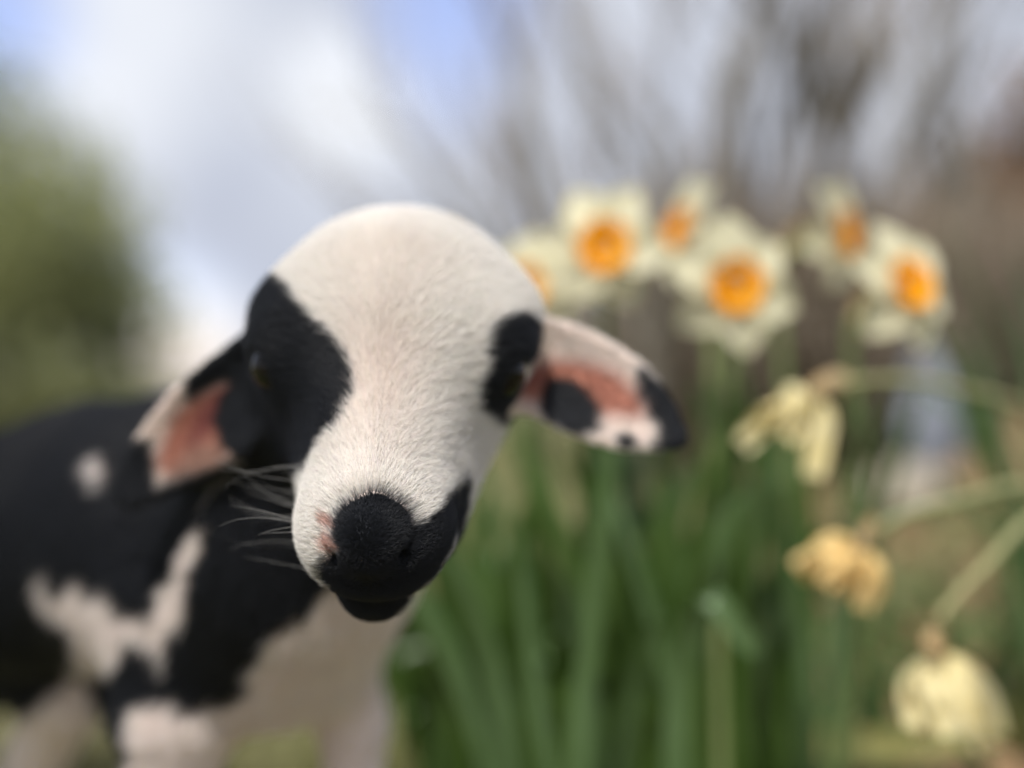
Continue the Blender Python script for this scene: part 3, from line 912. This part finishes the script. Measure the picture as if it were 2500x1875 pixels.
# two single pale leaves that catch the light
r_ = empty("daffodil_leaf_tuft", (*G2(1380, 0.70), 0.0))
tag(r_, "pair of long pale leaves standing in front of the daffodil clump", "leaves")
bz = np.array(r_.location)
add_leaf(r_, bz, P(1500, 1090, 0.68), 0.014, (-0.004, 0, 0), m_leaf_b, 14, (1, 0.15, 0))
add_leaf(r_, bz + np.array((0.012, 0.01, 0)), P(1270, 1300, 0.70), 0.011, (-0.004, 0, 0), m_leaf_b, 14, (1, 0.3, 0))
r_ = empty("daffodil_leaf_tuft", (*G2(1640, 0.70), 0.0))
tag(r_, "bent pale leaf tip folded over in the dark middle of the clump", "leaves")
bz = np.array(r_.location)
p_ = spline([bz, P(1650, 1750, 0.69), P(1700, 1500, 0.67), P(1750, 1470, 0.655), P(1845, 1600, 0.65)], 18) - bz
V, F = strap(p_, 0.0145, (1, -0.2, 0.4), 0.2); link("leaf", mesh("leaf", V, F), m_leaf_b, r_)


# ------------------------------------------------------------------ wilted daffodils
def wilted(neck_px, tips, stem_px, Y, base, label, wide=0.018, seed=1, mat=None):
    """collapsed flower hanging from a bent stem"""
    rr = random.Random(seed); base = np.array((base[0], base[1], 0.0)); root = empty("wilted_daffodil", base)
    tag(root, label, "wilted daffodil", "wilted daffodils hanging over the bed")
    neck = P(*neck_px, Y)
    for i, (tx, ty, dy) in enumerate(tips):
        tip = P(tx, ty, Y + dy); mid = 0.5 * (neck + tip) + np.array((rr.uniform(-.004, .004), rr.uniform(-.008, .004), rr.uniform(0.002, .010)))
        path = spline([neck, neck * 0.7 + mid * 0.3, mid, tip], 12); n = len(path); V = []; F = []
        tan = np.gradient(path, axis=0); a0 = rr.uniform(-0.5, 0.5); ph = rr.uniform(0, 6.28)
        for k in range(n):
            s = k / (n - 1); t = tan[k] / (np.linalg.norm(tan[k]) + 1e-9)
            sd = np.array((math.cos(a0), 0.6 * math.sin(a0), 0.5)); sd -= t * (sd @ t); sd /= np.linalg.norm(sd); nn = np.cross(t, sd)
            w = 0.5 * wide * (0.15 + 0.95 * math.sin(math.pi * min(1.0, s * 0.85 + 0.06)) ** 0.8)
            for e in np.linspace(-1, 1, 7):
                V.append(path[k] - base + sd * w * e + nn * (0.0042 * math.sin(4.2 * e + ph + 5 * s) + 0.004 * e * e - 0.002))
        for k in range(n - 1):
            for e in range(6):
                F.append((k * 7 + e, k * 7 + e + 1, (k + 1) * 7 + e + 1, (k + 1) * 7 + e))
        link("petal", mesh("petal", V, F), mat or m_wilt, root)
    sp = [P(x, y, Y + d) for x, y, d in stem_px]
    path = spline([neck] + sp[:1], 6) - base
    V, F = tube(path, np.linspace(0.0052, 0.0034, 6), 8); link("ovary", mesh("ovary", V, F), m_papery, root)
    path = spline(sp + [base], 26) - base
    V, F = tube(path, np.linspace(0.0026, 0.0040, 26), 8); link("stem", mesh("stem", V, F), m_wstem, root)
    s0, s1 = sp[0], sp[1]
    V, F = strap(spline([s0 * 0.35 + s1 * 0.65, 0.6 * s0 + 0.4 * s1 + np.array((0, -0.004, 0.003)), s0 + np.array((0.001, -0.006, 0.002)), 0.5 * (s0 + neck) + np.array((0, -0.008, 0))], 9) - base, 0.016, (0.3, 0, 1), 0.6)
    link("spathe", mesh("spathe", V, F), m_papery, root)


wilted((1975, 985), [(1810, 1085, 0.0), (1840, 1075, 0.012), (1985, 1165, -0.004), (2000, 1140, 0.006), (1890, 1050, -0.008), (1935, 1075, -0.010)],
       [(2000, 962, 0.0), (2120, 930, 0.02), (2320, 945, 0.06), (2560, 1050, 0.14), (2620, 1400, 0.18)], 0.68, G2(2600, 0.86),
       "withered daffodil, a pale yellow crescent drooping nearest the open flowers", 0.020, 3)
wilted((2090, 1365), [(1945, 1385, 0.0), (1965, 1410, 0.012), (2105, 1490, -0.004), (2120, 1470, 0.008), (2010, 1425, -0.006), (2060, 1455, 0.004)],
       [(2105, 1330, 0.0), (2170, 1275, 0.01), (2330, 1225, 0.03), (2560, 1205, 0.07), (2660, 1500, 0.12)], 0.66, G2(2640, 0.80),
       "small shrivelled daffodil with brownish yellow petals, between the two larger withered ones", 0.019, 5, m_wilt_b)
wilted((2285, 1610), [(2222, 1775, 0.0), (2262, 1815, 0.010), (2300, 1800, -0.006), (2400, 1822, 0.0), (2440, 1800, 0.010), (2350, 1790, -0.006)],
       [(2282, 1560, 0.0), (2300, 1500, 0.004), (2400, 1390, 0.015), (2560, 1260, 0.04), (2700, 1500, 0.10)], 0.64, G2(2700, 0.76),
       "largest withered daffodil, a plump cream yellow flower hanging low over the ground", 0.023, 8)

# old leaf lying over the soil
fl = empty("fallen_leaf", P(1900, 1790, 0.98) * np.array((1, 1, 0)))
tag(fl, "long yellowed leaf lying flat on the ground under the withered daffodils", "leaf")
ob = np.array(fl.location)
yy = 1.02
V, F = strap(spline([(0.165, yy - 0.07, 0.075), (0.24, yy - 0.1, 0.068), (0.32, yy - 0.1, 0.066), (0.41, yy - 0.08, 0.078)], 14) - ob, 0.030, (0, 0.6, 0.8), 0.2)
link("blade", mesh("blade", V, F), m_leaf_y, fl)
V, F = strap(spline([(0.12, yy - 0.03, 0.016), (0.165, yy - 0.07, 0.073), (0.205, yy - 0.09, 0.070)], 8) - ob, 0.016, (0, 0.6, 0.8), 0.3)
link("stalk", mesh("stalk", V, F), m_leaf_y, fl)


# ------------------------------------------------------------------ grass and ground cover
def scatter(name, pts, maker, mat, label, cat):
    V = []; F = []
    for p in pts:
        v, f = maker(p); o = len(V); V.extend(v); F.extend([tuple(i + o for i in q) for q in f])
    return tag(link(name, mesh(name, V, F), mat), label, cat, kind="stuff")


def blade(p):
    x, y, hh, lean, w = p
    a = random.uniform(0, 6.28); dx, dy = math.cos(a) * lean, math.sin(a) * lean; sx, sy = -math.sin(a) * w, math.cos(a) * w
    return ([(x - sx, y - sy, -0.01), (x + sx, y + sy, -0.01), (x + dx * 0.35 + sx * 0.8, y + dy * 0.35 + sy * 0.8, hh * 0.6), (x + dx * 0.35 - sx * 0.8, y + dy * 0.35 - sy * 0.8, hh * 0.6), (x + dx, y + dy, hh)],
            [(0, 1, 2, 3), (3, 2, 4)])


m_grass = mat_basic("grass_blades", (0.22, 0.23, 0.08), 0.6, (0.36, 0.34, 0.18), 3.0, 0.3, 0.3)
pts = []
for i in range(16000):
    y = 0.95 + 5.5 * random.random() ** 1.7; x = random.uniform(-0.62, 0.12 + 0.0 * y) * (y + 0.1)
    s = 1 + 0.25 * y
    pts.append((x, y, random.uniform(0.03, 0.075) * (0.8 + 0.2 * s), random.uniform(0.0, 0.04), 0.0016 * s))
for i in range(8000):
    y = 1.5 + 5.0 * random.random() ** 1.5; x = random.uniform(0.05, 0.62) * (y + 0.1)
    pts.append((x, y, random.uniform(0.02, 0.06), random.uniform(0.0, 0.04), 0.0016 * (1 + 0.25 * y)))
scatter("grass", pts, blade, m_grass, "short yellow green grass around the lamb's feet and behind the bed", "grass")


def small_leaf(p):
    x, y, z, s = p
    q = Matrix.Rotation(random.uniform(0, 6.28), 3, 'Z') @ Matrix.Rotation(random.uniform(-0.8, 0.8), 3, 'X')
    pts_ = [(0, 0, 0), (0.5, 0.45, 0.12), (0.42, 0.8, 0.08), (0, 1.15, 0), (-0.42, 0.8, 0.08), (-0.5, 0.45, 0.12)]
    o = Vector((x, y, z))
    return [tuple(o + q @ (Vector(v) * s)) for v in pts_], [(0, 1, 2, 3), (0, 3, 4, 5)]


m_cover = mat_basic("low_weeds", (0.065, 0.105, 0.025), 0.55, (0.12, 0.15, 0.05), 6.0, 0.3, 0.25)
pts = []
for i in range(4200):
    y = random.uniform(0.80, 2.0); x = random.uniform(0.10, 0.60) * y
    z = random.uniform(0.0, 0.05) * (0.4 + 0.6 * math.sin(9 * x + 3) ** 2 * math.sin(7 * y) ** 2 + 0.3)
    pts.append((x, y, z, random.uniform(0.010, 0.026)))
scatter("low_weeds", pts, small_leaf, m_cover, "low mat of small green weeds covering the soil of the flower bed", "weeds")
m_litter = mat_basic("leaf_litter", (0.13, 0.065, 0.03), 0.8, (0.22, 0.14, 0.075), 8.0, 0.2)
pts = []
for i in range(2600):
    y = 0.9 + 4.5 * random.random() ** 1.4; x = random.uniform(0.18, 0.62) * y
    pts.append((x, y, random.uniform(0.005, 0.03), random.uniform(0.015, 0.04)))
scatter("leaf_litter", pts, small_leaf, m_litter, "brown dead leaves strewn over the soil behind the flowers", "leaf litter")


# ------------------------------------------------------------------ stones
m_stone = mat_basic("pale_stone", (0.33, 0.29, 0.225), 0.85, (0.25, 0.22, 0.17), 6.0, 0.2, 0.0, 0.5)
m_stone_b = mat_basic("blue_grey_stone", (0.24, 0.265, 0.31), 0.75, (0.18, 0.195, 0.225), 3.0, 0.3, 0.0, 0.5)


def boulder(name, c, r, mat, label, seed):
    bm = bmesh.new(); bmesh.ops.create_icosphere(bm, subdivisions=4, radius=1.0)
    rr = np.random.default_rng(seed); ds = rr.normal(size=(7, 3)); ds /= np.linalg.norm(ds, axis=1, keepdims=True)
    for v in bm.verts:
        p = np.array(v.co); k = 1.0
        for d in ds:
            h = p @ d
            if h > 0.72: p = p - d * (h - 0.72) * 0.85
        k += 0.03 * math.sin(7 * p[0] + 3) + 0.03 * math.sin(9 * p[1] + 4 * p[2])
        v.co = Vector(p * k * np.array(r))
    me_ = bpy.data.meshes.new(name); bm.to_mesh(me_); bm.free(); me_.polygons.foreach_set("use_smooth", [True] * len(me_.polygons))
    o = link(name, me_, mat); o.location = c
    return tag(o, label, "stone")


boulder("pale_stone", (1.11, 3.12, 0.05), (0.115, 0.11, 0.105), m_stone, "pale rounded stone lying on brown soil behind the withered daffodils", 2)
boulder("grey_boulder", (1.52, 4.02, 0.16), (0.105, 0.13, 0.36), m_stone_b, "blue grey boulder at the foot of the bare brown bushes", 5)

# low bank of brown soil in front of the boulder
bv = []; bf = []; nb, mb = 41, 13
for j in range(mb):
    for i in range(nb):
        s, t = i / (nb - 1), j / (mb - 1)
        z = 0.33 * (math.sin(math.pi * min(1, s * 1.6 if s < 0.3 else 1) * 0.5) if s < 0.3 else 1.0) * math.sin(math.pi * t) ** 0.8 * (1 - 0.35 * max(0, (s - 0.6) / 0.4))
        z += 0.02 * math.sin(9 * s + 5 * t) * math.sin(math.pi * t) + 0.012 * math.sin(31 * s) * math.sin(math.pi * t)
        bv.append((1.12 + 1.9 * s, 3.42 + 0.36 * t + 0.15 * s, z - 0.01))
for j in range(mb - 1):
    for i in range(nb - 1):
        bf.append((j * nb + i, j * nb + i + 1, (j + 1) * nb + i + 1, (j + 1) * nb + i))
m_bank = mat_basic("bank_soil", (0.17, 0.115, 0.065), 0.95, (0.22, 0.17, 0.085), 7.0, 0.1, 0.0, 0.6)
tag(link("soil_bank", mesh("soil_bank", bv, bf), m_bank), kind="structure")

# ------------------------------------------------------------------ bare bushes
m_bark = mat_basic("grey_bark", (0.13, 0.12, 0.095), 0.85, (0.18, 0.165, 0.135), 12.0, 0.15)
m_twig = mat_basic("brown_twigs", (0.20, 0.16, 0.115), 0.85, (0.25, 0.21, 0.16), 6.0, 0.15)


def grow(segs, p, d, r, ln, depth, rr, level=0, gravity=0.0, spread=0.5):
    """recursive branch; segs collects (path, radii, level)"""
    n = 6; path = [p.copy()]; rad = [r]; q = p.copy(); dd = d.copy()
    for i in range(n):
        dd = dd + rr.normal(size=3) * 0.09 + np.array((0, 0, 0.05 + gravity)); dd /= np.linalg.norm(dd)
        q = q + dd * ln / n; path.append(q.copy()); rad.append(r * (1 - 0.55 * (i + 1) / n))
    segs.append((np.array(path), rad, level))
    if depth <= 0: return
    kids = int(rr.integers(3, 5))
    for k in range(kids):
        i = int(rr.integers(2, n + 1)); t = path[i] - path[i - 1]; t /= np.linalg.norm(t)
        s = rr.normal(size=3); s -= t * (s @ t); s /= np.linalg.norm(s)
        nd = t + s * spread * rr.uniform(0.5, 1.3); nd /= np.linalg.norm(nd)
        grow(segs, path[i].copy(), nd, rad[i] * rr.uniform(0.5, 0.75), ln * rr.uniform(0.5, 0.8), depth - 1, rr, level + 1, gravity, spread)


def bare_bush(name, base, limbs, depth, label, seed, group="bare bushes behind the flower bed", twigs=900, tw_r=0.8, tw_z=(0.2, 1.6), cat="bush"):
    rr = np.random.default_rng(seed); root = empty(name, base); tag(root, label, cat, group)
    b0 = np.array((0.0, 0, 0)); twl = []
    for (d, r, ln) in limbs:
        d = np.array(d, float); d /= np.linalg.norm(d); segs = []
        grow(segs, b0 + np.array((d[0] * 0.08, d[1] * 0.08, -0.03)), d, r, ln, depth, rr)
        V = []; F = []
        for path, rad, lv in segs:
            if lv > 1:
                twl.append((path, rad)); continue
            v, f = tube(path, rad, 8 if lv == 0 else 6); o = len(V); V.extend(v); F.extend([tuple(i + o for i in q) for q in f])
        link("branch", mesh("branch", V, F), m_bark, root)
    for i in range(twigs):
        a = rr.uniform(0, 6.28); q = math.sqrt(rr.random()) * tw_r; z = rr.uniform(*tw_z)
        p = np.array((math.cos(a) * q, math.sin(a) * q, z * (1 - 0.35 * q / tw_r)))
        d = np.array((math.cos(a) * 0.5, math.sin(a) * 0.5, 1.0)) + rr.normal(size=3) * 0.35; d /= np.linalg.norm(d)
        ln = rr.uniform(0.25, 0.6); pth = np.array([p, p + d * ln * 0.5 + rr.normal(size=3) * 0.02, p + d * ln])
        twl.append((pth, [0.006, 0.005, 0.002]))
    V = []; F = []
    for path, rad in twl:
        v, f = tube(path[::2] if len(path) > 4 else path, list(rad)[::2] if len(path) > 4 else rad, 4); o = len(V); V.extend(v); F.extend([tuple(i + o for i in q) for q in f])
    t = link("twigs", mesh("twigs", V, F), m_twig, root); t["kind"] = "stuff"
    return root


def dirpx(px0, py0, px1, py1, depth=0.0):
    """direction that runs in the picture from one pixel to another"""
    v = np.array((px1 - px0, 0.0, -(py1 - py0)), float); v /= np.linalg.norm(v); v[1] = depth
    return v


bx = G2(1560, 4.0)
bare_bush("bare_bush", (*bx, 0.0), [
    (dirpx(1560, 1150, 1190, 150, 0.05), 0.070, 1.75), (dirpx(1560, 1150, 1130, 420, -0.1), 0.045, 1.2), (dirpx(1560, 1150, 1430, 250, 0.3), 0.045, 1.4),
    (dirpx(1560, 1150, 1680, 0, -0.2), 0.045, 1.8)], 3,
    "bare grey branched bush spreading behind the open daffodils", 21, None, 160, 0.4, (0.2, 0.9))
bx = G2(1880, 4.6)
bare_bush("bare_bush", (*bx, 0.0), [
    (dirpx(1880, 1150, 1930, 0, 0.0), 0.065, 2.2), (dirpx(1880, 1150, 1690, 0, 0.2), 0.045, 2.0), (dirpx(1880, 1150, 2120, 0, -0.1), 0.045, 2.0), (dirpx(1880, 1150, 2000, 100, 0.3), 0.06, 1.8)], 3,
    "dense bare bush with a thick upright stem and brown twigs", 33, None, 2600, 0.62, (0.1, 1.05))
bx = G2(2300, 5.0)
bare_bush("bare_bush", (*bx, 0.0), [
    (dirpx(2300, 1150, 2180, 0, 0.0), 0.07, 2.2), (dirpx(2300, 1150, 2430, 100, 0.2), 0.06, 1.8), (dirpx(2300, 1150, 2300, 0, -0.1), 0.055, 1.6)], 3,
    "bare brown twiggy bush rising behind the blue grey boulder", 47, None, 2800, 0.85, (0.1, 1.05))


# ------------------------------------------------------------------ leafy trees
def leaf_cloud(n, centre, radii, size, rr, clumps=40, clump_r=0.32, lower=-1.0):
    cs = []
    while len(cs) < clumps:
        d = rr.normal(size=3); d /= np.linalg.norm(d); q = d * rr.uniform(0.45, 1.0)
        if q[2] > lower: cs.append(q)
    cs = np.array(cs); V = np.empty((n * 4, 3)); k = rr.integers(0, clumps, n)
    off = rr.normal(size=(n, 3)); off /= np.linalg.norm(off, axis=1, keepdims=True); off *= (rr.random((n, 1)) ** 0.4) * clump_r
    c = (cs[k] + off) * np.array(radii) + np.array(centre)
    a = rr.normal(size=(n, 3)); a /= np.linalg.norm(a, axis=1, keepdims=True); t = rr.normal(size=(n, 3)); b_ = np.cross(a, t); b_ /= np.linalg.norm(b_, axis=1, keepdims=True)
    s = size * rr.uniform(0.6, 1.3, (n, 1))
    V[0::4] = c - a * s; V[1::4] = c + b_ * s * 0.5; V[2::4] = c + a * s; V[3::4] = c - b_ * s * 0.5
    return V, np.arange(n * 4).reshape(-1, 4)


def leafy(name, base, h, radii, n, size, mat, label, seed, cat="tree", clumps=60, trunk_r=0.12, lower=-1.0, zc=None):
    rr = np.random.default_rng(seed); root = empty(name, base); tag(root, label, cat)
    zc = h - radii[2] if zc is None else zc
    V, F = leaf_cloud(n, (0, 0, zc), radii, size, rr, clumps, 0.34, lower)
    keep = V[:, 2].reshape(-1, 4).min(1) > 0.02
    me_ = mesh("crown", V, F[keep]); link("crown", me_, mat, root)
    segs = []; grow(segs, np.array((0.0, 0, -0.05)), np.array((0.02, 0, 1.0)), trunk_r, h * 0.75, 1, rr)
    V = []; F = []
    for path, rad, lv in segs:
        v, f = tube(path, rad, 8); o = len(V); V.extend(v); F.extend([tuple(i + o for i in q) for q in f])
    link("trunk", mesh("trunk", V, F), m_bark, root)
    return root


m_ever = mat_basic("evergreen_foliage", (0.21, 0.235, 0.11), 0.6, (0.40, 0.41, 0.18), 1.6, 0.3, 0.35, 0.0, 3.0, 0.42, 0.58)
m_ever_d = mat_basic("dark_evergreen", (0.12, 0.135, 0.06), 0.6, (0.20, 0.21, 0.09), 1.8, 0.3, 0.2)
m_copper = mat_basic("copper_leaves", (0.20, 0.105, 0.055), 0.7, (0.27, 0.17, 0.10), 2.0, 0.2, 0.3)
leafy("evergreen_tree", (-4.85, 9.0, 0), 2.85, (1.90, 1.6, 1.62), 30000, 0.055, m_ever, "rounded evergreen tree in mottled yellow green leaf behind the lamb's back", 3, "tree", 90, zc=1.22)
leafy("low_shrub", (-3.45, 7.6, 0), 0.72, (0.75, 0.6, 0.40), 6000, 0.035, m_ever_d, "low dark shrub at the foot of the rounded evergreen tree", 4, "shrub", 30, 0.03)
leafy("copper_tree", (4.55, 9.5, 0), 2.95, (1.05, 1.2, 1.45), 14000, 0.055, m_copper, "tree holding copper brown dead leaves beyond the bare bushes", 5, "tree", 50)
leafy("copper_hedge", (3.1, 8.2, 0), 1.25, (2.3, 0.5, 0.75), 15000, 0.05, m_copper, "long low brown leaved hedge behind the bare bushes", 6, "hedge", 80, 0.05)
